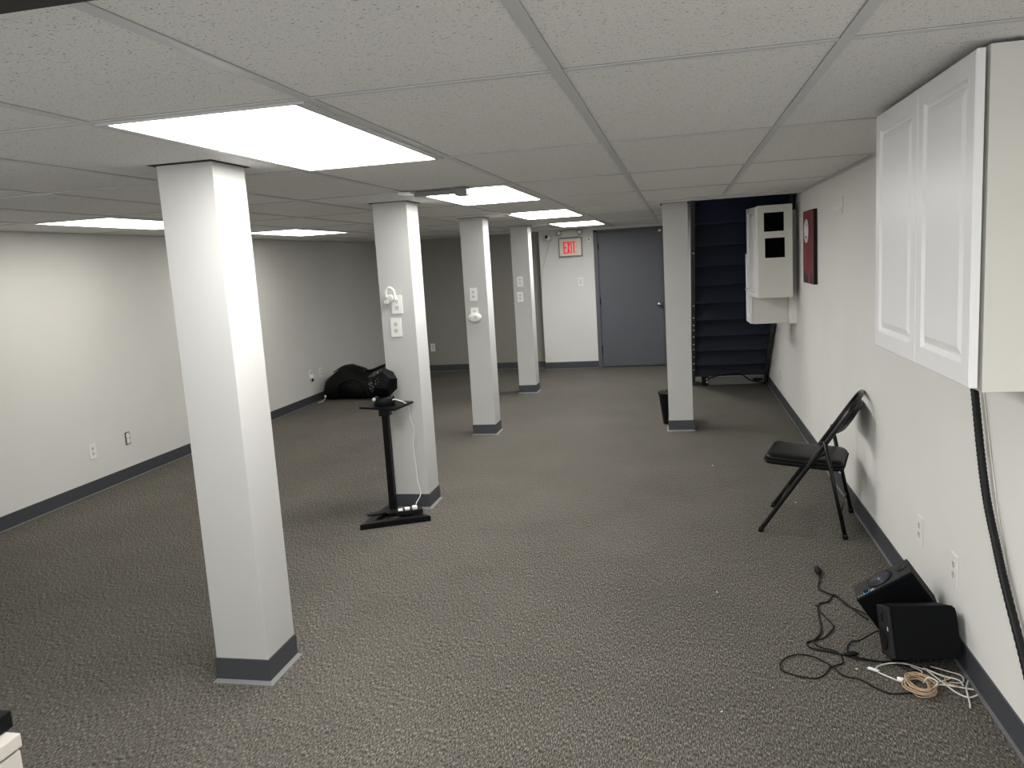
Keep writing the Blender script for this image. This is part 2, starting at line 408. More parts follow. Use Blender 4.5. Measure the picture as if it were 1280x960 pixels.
# bare receptacle without a cover
t = thing('bare_outlet', 'uncovered receptacle in a dark wall cut-out on the left wall', 'outlet', (XL+.0005, 5.655, .335), PI/2)
obj('wall_box', bx(((-.028, -.002, -.052), (.028, 0, .052)), bev=.0005), m_slot, t)
obj('yoke', bx(((-.018, -.006, -.046), (.018, -.001, .046)), bev=.001), m_ivory, t)
for z in (-.02, .02): obj('receptacle', lathe([(.016, -.001), (.016, -.010)], (0, 0, z), 'y', 14), m_white, t)
# light switch
t = thing('light_switch', 'white light switch on the far wall below the exit sign', 'switch', (-1.369, YB-.0005, 1.242))
obj('cover_plate', bx(((-.036, -.006, -.062), (.036, 0, .062)), bev=.002), m_white, t)
obj('rocker', bx(((-.016, -.010, -.033), (.016, -.005, .033)), bev=.002), m_ivory, t)
# small chime box
t = thing('door_sensor', 'small white square box on the wall between exit sign and door', 'sensor', (-1.225, YB-.0005, 1.815))
obj('case', bx(((-.034, -.03, -.04), (.034, 0, .04)), bev=.006), m_white, t)
obj('button', bx(((-.014, -.033, -.004), (.014, -.029, .018)), bev=.002), m_gray, t)
# security camera
t = thing('security_camera', 'small white camera with a dark lens high on the far wall', 'camera', (-1.80, YB, 1.87))
obj('mount', tube([(.02, 0, -.045), (.02, -.03, -.045), (.005, -.05, -.01)], .010, 8), m_white, t)
bo = obj('body', tube([(.02, -.02, -.02), (-.005, -.085, .015), (-.012, -.11, .022)], .034, 16, rfun=lambda i: (.028, .044, .042)[i]), m_white, t, True)
obj('lens', tube([(-.0115, -.109, .0215), (-.014, -.116, .024)], .022, 16), m_lens, bo)
obj('cable', tube(catmull([(.02, -.01, -.05), (-.02, -.01, -.16), (-.06, -.01, -.30), (-.10, -.01, -.42), (-.125, -.008, -.62), (-.137, -.004, -.9), (-.137, -.004, -1.7)]), .004, 6), m_cordw, t)

# plug and hooked cord on the second column
t = thing('plug_adapter', 'white round plug with a hooked cord in the upper outlet of the second column', 'plug', (-1.795, 4.862, 1.385))
obj('plug_body', lathe([(.001, -.026), (.020, -.025), (.026, -.018), (.027, 0)], (-.004, 0, 0), 'y', 20), m_white, t, True)
obj('hook', tube(catmull([(-.020, -.030, .010), (-.018, -.034, .045), (.004, -.036, .068), (.030, -.036, .055), (.037, -.034, .020), (.036, -.030, -.008)]), .0090, 10), m_white, t)
obj('prong_block', bx(((-.040, -.028, -.030), (-.012, 0, -.008)), bev=.003), m_white, t)
# oval adapter on the third column
t = thing('oval_adapter', 'white oval plug-in adapter on the third column', 'adapter', (-1.822, 7.075, 1.095))
obj('case', lathe([(.001, -.042), (.040, -.040), (.052, -.030), (.055, -.008), (.050, 0)], (0, 0, 0), 'y', 28, sx=1.12, sy=.78), m_white, t, True)
obj('socket_face', lathe([(.018, -.0405), (.018, -.044)], (.012, 0, .002), 'y', 16), m_ivory, t)
obj('button', lathe([(.005, -.038), (.005, -.043)], (-.038, 0, 0), 'y', 10), m_gray, t)
# plug hanging in the left wall outlet
t = thing('wall_plug', 'small white plug with a dark tip in the left wall outlet by the bag', 'plug', (XL+.009, 9.03, .335), PI/2)
obj('plug_body', bx(((-.016, -.035, -.02), (.016, 0, .03)), bev=.004), m_white, t)
obj('connector', bx(((-.008, -.03, -.06), (.008, -.012, -.02)), bev=.002), m_black, t)

# ------------------------------------------------------------------ stairs seen from underneath
st = thing('staircase', 'dark navy staircase seen from its open underside at the far right', 'staircase', (.53, 9.6, 0))
RS, TD, Z0, Y0 = .191, .237, .099, 9.585
X0s, X1s = .150, .925
def sy(k): return Y0 - k*TD - 9.6
def sz(k): return Z0 + k*RS
for k in range(0, 13):
    zb = sz(k) if k > 0 else .125
    bm = bx(((X0s-.53, sy(k)+.002, sz(k)-.018), (X1s-.53, sy(k)+TD+.02, sz(k)))) if k else bmesh.new()
    prism([(sy(k)-.036, zb-.012), (sy(k)+.012, zb-.012), (sy(k)+.016, sz(k+1)-.004), (sy(k)+.002, sz(k+1)-.004)], 'x', X0s-.53, X1s-.53, bm)
    obj('step', bm, m_navy, st)
def stringer(x0, x1):
    a, b_ = (sy(0)+.03, .0), (sy(12.9)+.03, sz(12.9)-.09)
    pts = [(sy(-.5)+.22, 0), (sy(0)+.0, 0.0), (sy(0)-.02, sz(0)-.05), (sy(12.9)-.02, sz(12.9)-.05), (sy(12.9)+.02, sz(12.9)+.22), (sy(0)+.20, sz(0)+.16)]
    return obj('stringer', prism(pts, 'x', x0-.53, x1-.53), m_stringer, st)
s1 = stringer(X0s-.036, X0s); s2 = stringer(X1s, X1s+.03)
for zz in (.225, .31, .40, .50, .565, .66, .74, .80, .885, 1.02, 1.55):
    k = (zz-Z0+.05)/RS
    obj('light_speck', lathe([(.008, 0), (.006, -.006), (.001, -.008)], (X0s-.53-.016, sy(k)-.021, zz), 'y', 8), m_white, s1)  # white dots standing in for specks of light leaking through
for zz in (.36, .52):
    k = (zz-Z0+.05)/RS
    obj('light_speck', lathe([(.006, 0), (.001, -.006)], (X1s-.53+.014, sy(k)-.021, zz), 'y', 8), m_steel, s2)  # steel dots for the light specks on this side
# grey power strip at the stair foot
t = thing('power_unit', 'grey rack box with black outlets lying at the foot of the stairs', 'power unit', (.585, 9.66, 0), .03)
obj('case', bx(((-.285, -.06, .004), (.345, .10, .098)), bev=.003), m_gray, t)
obj('end_panel', bx(((-.355, -.064, .004), (-.285, .10, .105)), bev=.003), m_black, t)
obj('switch', bx(((-.312, -.068, .03), (-.292, -.062, .085))), m_white, t)
obj('outlet_block', bx(((.22, -.066, .035), (.33, -.059, .07)), bev=.002), m_black, t)
def cord(name, pts, r, m, label, cat='cord', n=8, group=None, seg=6):
    o = obj(name, tube(catmull(pts, n), r, seg), m); tag(o, label, cat, group); return o
cord('power_cable', [(.27, 9.53, .006), (.25, 9.52, .04), (.33, 9.53, .10), (.45, 9.535, .125), (.58, 9.54, .135), (.68, 9.54, .125), (.76, 9.56, .06), (.86, 9.57, .03), (.92, 9.56, .02), (.94, 9.55, .02)], .008, m_black, 'black cable looping over the grey box at the stair foot')
cord('wall_cable', [(.968, 8.85, .93), (.966, 9.1, .62), (.965, 9.35, .32), (.962, 9.5, .12), (.958, 9.55, .015)], .006, m_black, 'thin dark cable running down the right wall below the small cabinets')
o = obj('conduit_cover', prism([(9.60, .10), (9.72, .10), (8.60, 1.03), (8.52, 1.03)], 'x', XR-.012, XR-.001), m_white)
tag(o, 'slanted white strip on the right wall beside the stair edge', 'trim strip')

# ------------------------------------------------------------------ cabinets
def raised_door(bm, y0, y1, z0, z1, xf, th=.019, rail=.052, bev1=.018):
    """door slab facing -X at xf with a routed raised panel"""
    def ring(i, x): return [bm.verts.new((x, a, c)) for a, c in ((y0+i, z0+i), (y1-i, z0+i), (y1-i, z1-i), (y0+i, z1-i))]
    R = [ring(0, xf+th), ring(0, xf+.003), ring(.003, xf), ring(rail, xf), ring(rail+.006, xf+.009), ring(rail+.014, xf+.0095), ring(rail+.018, xf+.006), ring(rail+.034, xf+.001), ring(rail+.036, xf+.0005)]
    for A, B in zip(R, R[1:]):
        for i in range(4): bm.faces.new((A[i], A[(i+1) % 4], B[(i+1) % 4], B[i]))
    bm.faces.new(R[0][::-1]); bm.faces.new(R[-1])
cb = thing('wall_cabinet', 'large white two-door cabinet hung on the right wall nearest the camera', 'cabinet', (.83, 2.5, 1.196), 0, None)
lx, ly, lz = .83, 2.5, 1.196
obj('carcass', bx(((.684-lx, 2.03-ly, 0), (XR-.001-lx, 2.96-ly, CZ-.003-lz)), bev=.0015), m_carcass, cb)
for (a, c) in ((2.030, 2.4735), (2.4775, 2.955)):
    bm = bmesh.new(); raised_door(bm, a-ly, c-ly, 1.207-lz, CZ-.010-lz, .655-lx)
    obj('door', bm, m_cab, cb)
obj('hinge_stop', bx(((.675-lx, 2.945-ly, .62), (.684-lx, 2.957-ly, .65))), m_gray, cb)
XW = .918
# small cabinets by the stairs
def small_cab(label, y0, y1, z0, z1, xb, openings=()):
    t = thing('wall_cabinet', label, 'cabinet', ((xb+XW)/2, y0, z0))
    ox = (xb+XW)/2
    if openings:
        # near side panel with square holes, then the rest of the box
        bm = bmesh.new(); xs = sorted({xb, XW-.001, *[q for o_ in openings for q in o_[:2]]}); zs = sorted({z0, z1, *[q for o_ in openings for q in o_[2:]]})
        for i in range(len(xs)-1):
            for j in range(len(zs)-1):
                cx, cz = (xs[i]+xs[i+1])/2, (zs[j]+zs[j+1])/2
                if any(o_[0] < cx < o_[1] and o_[2] < cz < o_[3] for o_ in openings): continue
                add_box(bm, (xs[i]-ox, 0, zs[j]-z0), (xs[i+1]-ox, .016, zs[j+1]-z0))
        bmesh.ops.remove_doubles(bm, verts=bm.verts, dist=1e-5)
        obj('side_panel', bm, m_carcass, t)
        s_ = .016
        bm = bx(((xb-ox, s_, 0), (XW-.001-ox, y1-y0, s_)), ((xb-ox, s_, z1-z0-s_), (XW-.001-ox, y1-y0, z1-z0)), ((xb-ox, y1-y0-s_, s_), (XW-.001-ox, y1-y0, z1-z0-s_)), ((xb-ox, s_, s_), (xb-ox+s_, y1-y0, z1-z0-s_)))
        obj('carcass', bm, m_carcass, t)
        obj('inner_shade_sheet', bx(((xb-ox+.02, .05, .02), (XW-.004-ox, .06, z1-z0-.02))), m_void, t)  # black sheet stands in for the shade inside the cabinet
    else:
        obj('carcass', bx(((xb-ox, 0, 0), (XW-.001-ox, y1-y0, z1-z0)), bev=.0015), m_carcass, t)
    return t, ox
XW = .918       # face of the shallow furring the small cabinets hang on
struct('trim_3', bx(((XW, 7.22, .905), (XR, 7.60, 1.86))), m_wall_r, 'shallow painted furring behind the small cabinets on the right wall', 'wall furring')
t, ox = small_cab('small white cabinet with two square black openings in its side, by the stairs', 7.00, 7.32, 1.145, 1.902, .645, ((.694, .852, 1.689, 1.843), (.700, .858, 1.474, 1.636)))
bm = bmesh.new(); raised_door(bm, 0, .318, .006, .750, -.019, rail=.04)
dd = obj('door', bm, m_cab, t); dd.location = (.645-ox, .004, 0); dd.rotation_euler = (0, 0, .15)
obj('knob', lathe([(.006, .0), (.006, -.012), (.012, -.02), (.001, -.026)], (-.019, .285, .07), 'x', 12), m_steel, dd, True)
t, ox = small_cab('lower white cabinet behind the one with square openings, by the stairs', 7.34, 7.66, .902, 1.52, .625)
bm = bmesh.new(); raised_door(bm, .004, .316, .004, .614, -.02, rail=.05)
dd = obj('door', bm, m_cab, t); dd.location = (.623-ox, 0, 0); dd.rotation_euler = (0, 0, .03)

# ------------------------------------------------------------------ art, hook
art = thing('canvas_painting', 'red canvas with a white emblem on the right wall', 'painting', (XR-.001, 6.40, 1.28))
obj('canvas', bx(((-.026, -.245, 0), (-.003, .245, .53)), bev=.001), m_canvas, art)
obj('stretcher_edge', bx(((-.0265, -.250, -.004), (0, -.2455, .534)), ((-.0255, -.2455, -.004), (0, .2455, -.0005)), ((-.0255, -.2455, .5305), (0, .2455, .534))), m_black, art)
bm = bmesh.new()
for R_, r_ in ((.083, .006), (.066, .004)):
    tube([(-.0275, .07+R_*.95*math.cos(a), .385+R_*math.sin(a)) for a in [2*PI*k/32 for k in range(32)]], r_, 6, bm, True)
tube(catmull([(-.0275, .02, .345), (-.0275, .05, .42), (-.0275, .075, .37), (-.0275, .10, .435), (-.0275, .125, .36)]), .006, 6, bm)
tube(catmull([(-.0275, .03, .40), (-.0275, .07, .35), (-.0275, .12, .41)]), .005, 6, bm)
obj('emblem', bm, m_white, art)
bm = prism([(-.20, .0), (-.08, .0), (-.11, .03), (-.14, .07), (-.16, .05), (-.18, .06)], 'x', -.0275, -.0262)
m_dk = mat('dark brushwork', (0.02, 0.018, 0.02), 0.7)
obj('dark_shape', bm, m_dk, art)
bm = prism([(.02, .0), (.20, .0), (.20, .06), (.16, .09), (.12, .05), (.07, .07)], 'x', -.0275, -.0262)
obj('dark_shape', bm, m_dk, art)
hk = thing('wall_hook', 'small white hook on the right wall under the ceiling', 'hook', (XR-.001, 5.235, 1.735))
obj('backplate', bx(((-.006, -.012, 0), (0, .012, .105)), bev=.002), m_white, hk)
obj('hook_arm', tube(catmull([(-.006, 0, .03), (-.028, 0, .012), (-.045, 0, .020), (-.048, 0, .045)]), .006, 8), m_white, hk)

# ------------------------------------------------------------------ black sleeve hanging from the cabinet
path = catmull([(.952, 2.955, 1.194), (.951, 2.886, 1.045), (.950, 2.82, .87), (.950, 2.755, .724), (.951, 2.67, .60), (.952, 2.592, .496), (.953, 2.43, .318), (.954, 2.34, .2), (.955, 2.26, .09), (.952, 2.22, .022)], 22)
o = obj('cable_sleeve', tube(path, .0145, 12, rfun=lambda i: .0136 if i % 2 else .0118), m_conduit)
tag(o, 'thick black corrugated cable hanging down the right wall from the large cabinet', 'cable')
cord('white_cable', [(.972, 2.915, 1.194), (.972, 2.87, 1.055), (.972, 2.80, .877), (.972, 2.725, .70), (.972, 2.645, .54), (.972, 2.57, .41)], .0025, m_cordw, 'thin white cord beside the thick black cable on the right wall')

# ------------------------------------------------------------------ folding chair
ch = thing('folding_chair', 'black padded metal folding chair standing against the right wall', 'chair', (.675, 4.645, 0), math.atan2(.968, .25))
def arc_top(w_, y0, z0, y1, z1, n=10):
    pts = []
    for k in range(n+1):
        a = PI*k/n; f = math.sin(a)**.75
        pts.append((-w_*math.cos(a), y0+(y1-y0)*f, z0+(z1-z0)*f))
    return pts
ft = [(-.232, .217, .014), (-.222, .10, .19), (-.212, -.06, .425)]
main = ft + [(-.205, -.155, .565)] + arc_top(.198, -.215, .655, -.283, .752) + [(.205, -.155, .565)] + [(-p[0], p[1], p[2]) for p in ft[::-1]]
obj('main_frame', tube(catmull(main, 5), .0125, 12), m_blacktube, ch)
for sx in (-1, 1):
    obj('rear_leg', tube([(sx*.236, -.217, .014), (sx*.2275, -.169, .25), (sx*.216, -.115, .525)], .011, 10), m_blacktube, ch)
    obj('foot_cap', tube([(sx*.2325, .2205, .0), (sx*.2315, .212, .028)], .0155, 10), m_black, ch)
    obj('foot_cap', tube([(sx*.236, -.219, .0), (sx*.2355, -.214, .028)], .0145, 10), m_black, ch)
    obj('link_bar', tube([(sx*.197, -.005, .388), (sx*.203, -.118, .455)], .006, 6), m_blacktube, ch)
obj('stretcher', tube([(-.232, -.19, .12), (.232, -.19, .12)], .006, 8), m_blacktube, ch)
obj('stretcher', tube([(-.224, .125, .15), (.224, .125, .15)], .006, 8), m_blacktube, ch)
bm = bmesh.new()
def rrect(x0, x1, y0, y1, r, z, n=6, f=lambda x, y: 0):
    pts = []
    for cx, cy, a0 in ((x1-r, y1-r, 0), (x0+r, y1-r, PI/2), (x0+r, y0+r, PI), (x1-r, y0+r, 1.5*PI)):
        for k in range(n+1):
            a = a0 + PI/2*k/n; x, y = cx+r*math.cos(a), cy+r*math.sin(a)
            pts.append((x, y, z+f(x, y)))
    return pts
def stack(rings, bm):
    R = [[bm.verts.new(p) for p in r_] for r_ in rings]
    for A, B in zip(R, R[1:]):
        for i in range(len(A)):
            q = bm.faces.new((A[i], A[(i+1) % len(A)], B[(i+1) % len(A)], B[i])); q.smooth = True
    bm.faces.new(R[0][::-1]); bm.faces.new(R[-1])
tilt = lambda x, y: .07*(y)
def seat_ring(i, z): return rrect(-.196+i, .196-i, -.205+i, .205-i, .05, z, f=tilt)
stack([seat_ring(.012, .366), seat_ring(0, .370), seat_ring(0, .386), seat_ring(.004, .389), seat_ring(.002, .392), seat_ring(.002, .405), seat_ring(.012, .416), seat_ring(.04, .421), seat_ring(.09, .422)], bm)
seat = obj('seat', bm, m_blacksoft, ch)
bm = bmesh.new(); tube([Vector(p)+Vector((0, 0, 0)) for p in rrect(-.199, .199, -.208, .208, .05, .388, f=tilt)], .004, 6, bm, True)
obj('seat_piping', bm, m_black, seat)
bm = bmesh.new()   # backrest: a curved padded band between the two uprights, bulging to the rear
rows = []
def back_pt(u, v, off):
    z = .560 + v*.135; y = -.155 - v*.100 - (.050-.022*v)*(1-u*u) ; hw_ = .192 - .012*v
    return (u*hw_, y+off*.82, z+off*.57)
nu, nv = 12, 6
G = [[[bm.verts.new(back_pt(-1+2*i/nu, j/nv, (1 if s_ else -1)*.009*math.sin(PI*min(1, max(0, .12+.76*j/nv))))) for i in range(nu+1)] for j in range(nv+1)] for s_ in (0, 1)]
for s_ in (0, 1):
    for j in range(nv):
        for i in range(nu):
            q = (G[s_][j][i], G[s_][j][i+1], G[s_][j+1][i+1], G[s_][j+1][i]); f = bm.faces.new(q if s_ else q[::-1]); f.smooth = True
for i in range(nu):
    bm.faces.new((G[0][0][i], G[0][0][i+1], G[1][0][i+1], G[1][0][i])); bm.faces.new((G[0][nv][i+1], G[0][nv][i], G[1][nv][i], G[1][nv][i+1]))
for j in range(nv):
    bm.faces.new((G[0][j+1][0], G[0][j][0], G[1][j][0], G[1][j+1][0])); bm.faces.new((G[0][j][nu], G[0][j+1][nu], G[1][j+1][nu], G[1][j][nu]))
obj('backrest', bm, m_blacksoft, ch)

# ------------------------------------------------------------------ waste bin behind the stairs column
bn = thing('waste_bin', 'small black waste bin tucked behind the column by the stairs', 'bin', (-.085, 7.47, 0))
bn.location = (-.100, 7.470, 0)
obj('bucket', lathe([(.075, 0), (.082, .002), (.120, .285), (.124, .286), (.124, .296), (.114, .296), (.112, .28), (.074, .012), (.001, .012)], (0, 0, 0), seg=28), m_black, bn, True)
obj('rim', lathe([(.118, .284), (.127, .284), (.127, .299), (.118, .299)], (0, 0, 0), seg=28), m_black, bn)

# ------------------------------------------------------------------ duffel bag
bg = thing('duffel_bag', 'large slumped black duffel bag in the dim corner by the left wall', 'bag', (-3.90, 9.45, 0))
bm = bmesh.new()
prof = [(-.53, .06, .08), (-.52, .18, .16), (-.47, .27, .24), (-.38, .345, .29), (-.28, .40, .31), (-.18, .405, .31), (-.10, .37, .31), (-.02, .325, .30), (.08, .315, .30), (.20, .325, .29), (.30, .33, .28), (.40, .31, .25), (.48, .24, .2), (.53, .12, .12), (.545, .04, .05)]
seg = 32; rings = []
for x, h, dp in prof:
    ring = []
    for k in range(seg):
        a = 2*PI*k/seg; ca, sa = math.cos(a), math.sin(a)
        y = dp*math.copysign(abs(ca)**.8, ca); z = h/2 + h/2*math.copysign(abs(sa)**.75, sa)
        nn = noise.noise(Vector((x*5, y*5, z*6)))*.03 + noise.noise(Vector((x*13, y*12, z*14)))*.012
        if z > .03: z += nn*min(1, z*6); y += nn
        ring.append(bm.verts.new((x, y, max(z, .001))))
    rings.append(ring)
for A, B in zip(rings, rings[1:]):
    for k in range(seg):
        f = bm.faces.new((A[k], A[(k+1) % seg], B[(k+1) % seg], B[k])); f.smooth = True
bm.faces.new(rings[0][::-1]); bm.faces.new(rings[-1])
body = obj('body', bm, m_bag, bg)
obj('strap', tube(catmull([(-.30, -.30, .05), (-.24, -.335, .20), (-.10, -.345, .27), (.05, -.34, .24), (.14, -.315, .06)], 8), .014, 8), m_bag, bg)
obj('shoulder_strap', tube(catmull([(.02, -.02, .325), (.12, -.05, .345), (.24, -.06, .385), (.34, -.05, .41), (.42, -.03, .36), (.48, 0, .24)], 8), .020, 8), m_bag, bg)
obj('zipper', tube(catmull([(-.42, -.05, .335), (-.25, -.04, .413), (-.08, -.04, .378), (.1, -.04, .333), (.3, -.04, .345)], 8), .006, 6), m_black, bg)
obj('buckle', bx(((-.455, -.305, .055), (-.435, -.285, .08)), bev=.003), m_white, bg)
obj('loose_cord', tube(catmull([(-.44, -.29, .06), (-.455, -.33, .02), (-.49, -.37, .005), (-.51, -.38, .004)], 6), .0035, 6), m_cordw, bg)

# ------------------------------------------------------------------ stand with star projector
sd = thing('display_stand', 'slim black stand with a triangular base in front of the second column', 'stand', (-1.85, 4.735, 0))
A_, B_, D_ = Vector((-1.955+1.85, 4.425-4.735, 0)), Vector((-1.562+1.85, 4.615-4.735, 0)), Vector((-1.925+1.85, 4.845-4.735, 0))
def bar2(bm, p, q, w_, h0, h1):
    dv = (q-p).normalized(); nv_ = Vector((-dv.y, dv.x, 0))*w_/2
    pts = [p+nv_, p-nv_, q-nv_, q+nv_]
    prism([(v.x, v.y) for v in pts], 'z', h0, h1, bm)
bm = bmesh.new()
cen = (A_+B_+D_)/3
ins = lambda p, k: p + (cen-p)*k
outer = [A_, B_, D_]; inner = [ins(p, .42) for p in outer]
for i in range(3):
    j = (i+1) % 3
    prism([(outer[i].x, outer[i].y), (outer[j].x, outer[j].y), (inner[j].x, inner[j].y), (inner[i].x, inner[i].y)], 'z', 0, .034, bm)
obj('base_frame', bm, m_blacksoft, sd)
bm = bmesh.new(); bar2(bm, Vector((-.13, -.13, 0)), Vector((.06, .0, 0)), .05, .0342, .042); bar2(bm, Vector((.02, -.10, 0)), Vector((-.04, .07, 0)), .05, .0344, .044)
obj('cross_plate', bm, m_black, sd)
obj('pole', bx(((-.020, -.020, .03), (.020, .020, .70)), bev=.003), m_blacksoft, sd)
obj('top_bracket', bx(((-.034, -.028, .655), (.034, .028, .700)), bev=.003), m_black, sd)
f_ = .949
tp = [(-2.092*f_+1.85, 4.897*f_-4.735), (-1.809*f_+1.85, 4.794*f_-4.735), (-1.776*f_+1.85, 5.077*f_-4.735), (-2.075*f_+1.85, 5.179*f_-4.735)]
obj('top_plate', prism(tp, 'z', .716, .728, bev=.001), m_blacksoft, sd)
obj('pole_cap', bx(((-.028, -.028, .699), (.028, .028, .717))), m_black, sd)

sp = thing('star_projector', 'black faceted ball projector on the slim stand', 'projector', (-1.835, 4.70, .728), .2)
obj('foot_ring', lathe([(.062, 0), (.066, .004), (.066, .045), (.060, .056), (.050, .058), (.001, .058)], seg=28), m_black, sp, True)
bm = bmesh.new()
ph = (1+5**.5)/2; V_ = []
for a in (-1, 1):
    for b2 in (-1, 1):
        for c2 in (-1, 1): V_.append((a, b2, c2))
        V_ += [(0, a/ph, b2*ph), (a/ph, b2*ph, 0), (a*ph, 0, b2/ph)]
rot = Matrix.Rotation(.12, 3, 'Y') @ Matrix.Rotation(.25, 3, 'X')
m_ball = mat('matte black shell', (0.003, 0.003, 0.0035), 0.6, spec=0.08)
for v in V_: bm.verts.new(rot @ (Vector(v)*.0565) + Vector((0, 0, .142)))
bmesh.ops.convex_hull(bm, input=bm.verts)
bmesh.ops.dissolve_limit(bm, angle_limit=.02, verts=bm.verts, edges=bm.edges)
bmesh.ops.bevel(bm, geom=list(bm.edges), offset=.003, segments=1, affect='EDGES')
pb = obj('faceted_ball', bm, m_ball, sp)
bm = bmesh.new()
random.seed(4)
for k in range(22):
    n_ = Vector((random.uniform(-1, -.1), random.uniform(-1, -.3), random.uniform(-.3, .9))).normalized()
    bmesh.ops.create_icosphere(bm, subdivisions=1, radius=.0016, matrix=Matrix.Translation(n_*.0915+Vector((0, 0, .142))))
pin = obj('pinholes', bm, m_white, pb); pin['kind'] = 'stuff'
obj('side_knob', lathe([(.001, -.012), (.011, -.010), (.011, .004)], (-.055, -.045, .048), 'y', 12), m_white, sp, True)
obj('arm', tube([(.045, -.02, .050), (.055, -.01, .070), (.050, .02, .085)], .006, 8), m_gray, sp)
wc = cord('power_cord', [(-1.785, 4.675, .758), (-1.762, 4.685, .765), (-1.735, 4.705, .752), (-1.713, 4.735, .733), (-1.703, 4.765, .700), (-1.706, 4.79, .62), (-1.690, 4.80, .54), (-1.705, 4.80, .45), (-1.698, 4.80, .33), (-1.690, 4.79, .22), (-1.672, 4.775, .13), (-1.690, 4.745, .085), (-1.690, 4.72, .075)], .0035, m_cordw, 'thin white cord hanging from the projector down to the stand base')
bpy.context.view_layer.update(); wc.parent = sp; wc.matrix_parent_inverse = sp.matrix_world.inverted()
for k_ in ('category',): del wc[k_]
wc['label'] = 'thin white power cord'
ps = thing('power_strip', 'small black power strip with white plugs lying on the stand base', 'power strip', (-1.715, 4.655, .0345), .42)
obj('strip', bx(((-.085, -.028, 0), (.085, .028, .028)), bev=.004), m_black, ps)
for x, z in ((-.055, .008), (-.012, .012), (.035, .018)):
    obj('plug', bx(((x-.014, -.022, .028), (x+.016, .018, .028+z)), bev=.003), m_white, ps)

# ------------------------------------------------------------------ speakers on the floor by the right wall
def place(o, origin, ax, ay, az):
    m_ = Matrix((Vector(ax).normalized(), Vector(ay).normalized(), Vector(az).normalized())).transposed().to_4x4(); m_.translation = origin
    o.rotation_euler = m_.to_euler(); o.location = origin
m_spk = mat('speaker cabinet', (0.003, 0.0035, 0.0045), 0.6, spec=0.1)
m_baf = mat('speaker baffle', (0.018, 0.018, 0.019), 0.6, spec=0.2)
m_cone = mat('speaker cone', (0.085, 0.095, 0.125), 0.35)
m_blue = mat('blue light ring', (0.02, 0.12, 0.3), 0.4, emit=(0.03, 0.25, 0.7), estr=0.5)
s1_ = thing('speaker', 'black speaker lying tilted with its blue-grey cone facing up, behind the other', 'speaker')
# local x = baffle long side, y = baffle short side, z = out of the baffle
ax = Vector((.817, -.126, .562)); ad = Vector((.563, -.03, -.826)); aa = Vector((.121, .992, .046))
# origin at the lowest near corner of the baffle
place(s1_, Vector((.653, 3.236, .156))-aa*.008, ax, aa, -ad)
Lw, Ls, Ld = .238, .124, .185
obj('cabinet', bx(((0, 0, -Ld), (Lw, Ls, -.006)), bev=.004), m_spk, s1_)
obj('baffle', bx(((.001, .001, -.006), (Lw-.001, Ls-.001, 0)), bev=.0015), m_baf, s1_)
cx_, cy_ = .112, .070
obj('woofer_surround', lathe([(.053, 0), (.053, .003), (.049, .004), (.046, .002), (.046, 0)], (cx_, cy_, 0), seg=32), m_black, s1_, True)
cn = obj('woofer_cone', lathe([(.0455, .003), (.040, .0025), (.020, .0008), (.013, .0006), (.013, .001), (.010, .004), (.001, .0055)], (cx_, cy_, 0), seg=32), m_cone, s1_, True)
obj('port', lathe([(.0001, .0012), (.016, .0012), (.019, .003), (.021, .0005)], (.206, .068, 0), seg=24), m_black, s1_, True)
obj('volume_knob', lathe([(.011, 0), (.010, .008), (.001, .009)], (.048, .020, 0), seg=20), m_black, s1_)
obj('light_ring', lathe([(.0115, 0), (.0135, 0), (.0135, .0015), (.0115, .0015)], (.048, .020, 0), seg=24), m_blue, s1_)
obj('dial_marks', bx(*[((x, y, 0), (x+.004, y+.0025, .0008)) for x, y in ((.064, .008), (.071, .010), (.078, .009), (.066, .016), (.074, .017), (.012, .010), (.024, .008), (.034, .008))]), m_white, s1_)
s2_ = thing('speaker', 'black speaker with rounded corners lying in front, plain side to the camera', 'speaker')
ax2, ay2, az2 = Vector((.998, .048, .029)), Vector((-.035, .938, -.344)), Vector((-.044, .343, .938))
place(s2_, Vector((.7185, 2.932, .057)), ax2, ay2, az2)
W2, D2, H2 = .236, .150, .188
bm = prism([(.012, 0), (W2-.012, 0), (W2-.003, .004), (W2, .014), (W2, H2-.018), (W2-.005, H2-.005), (W2-.018, H2), (.012, H2)], 'y', 0, D2)
bmesh.ops.bevel(bm, geom=[e for e in bm.edges], offset=.004, segments=2, affect='EDGES')
obj('cabinet', bm, m_spk, s2_)
obj('baffle', bx(((.0, .004, .003), (.013, D2-.004, H2-.003)), bev=.003), m_baf, s2_)
obj('woofer', lathe([(.05, 0), (.05, -.004), (.04, -.003), (.018, .001), (.01, -.003), (.001, -.004)], (.0, D2*.55, .075), 'x', 28), m_black, s2_, True)
obj('tweeter', lathe([(.02, 0), (.02, -.003), (.012, -.002), (.001, -.006)], (.0, D2*.55, .150), 'x', 20), m_black, s2_, True)
obj('badge', bx(((-.001, .018, .098), (.0005, .026, .112))), m_white, s2_)

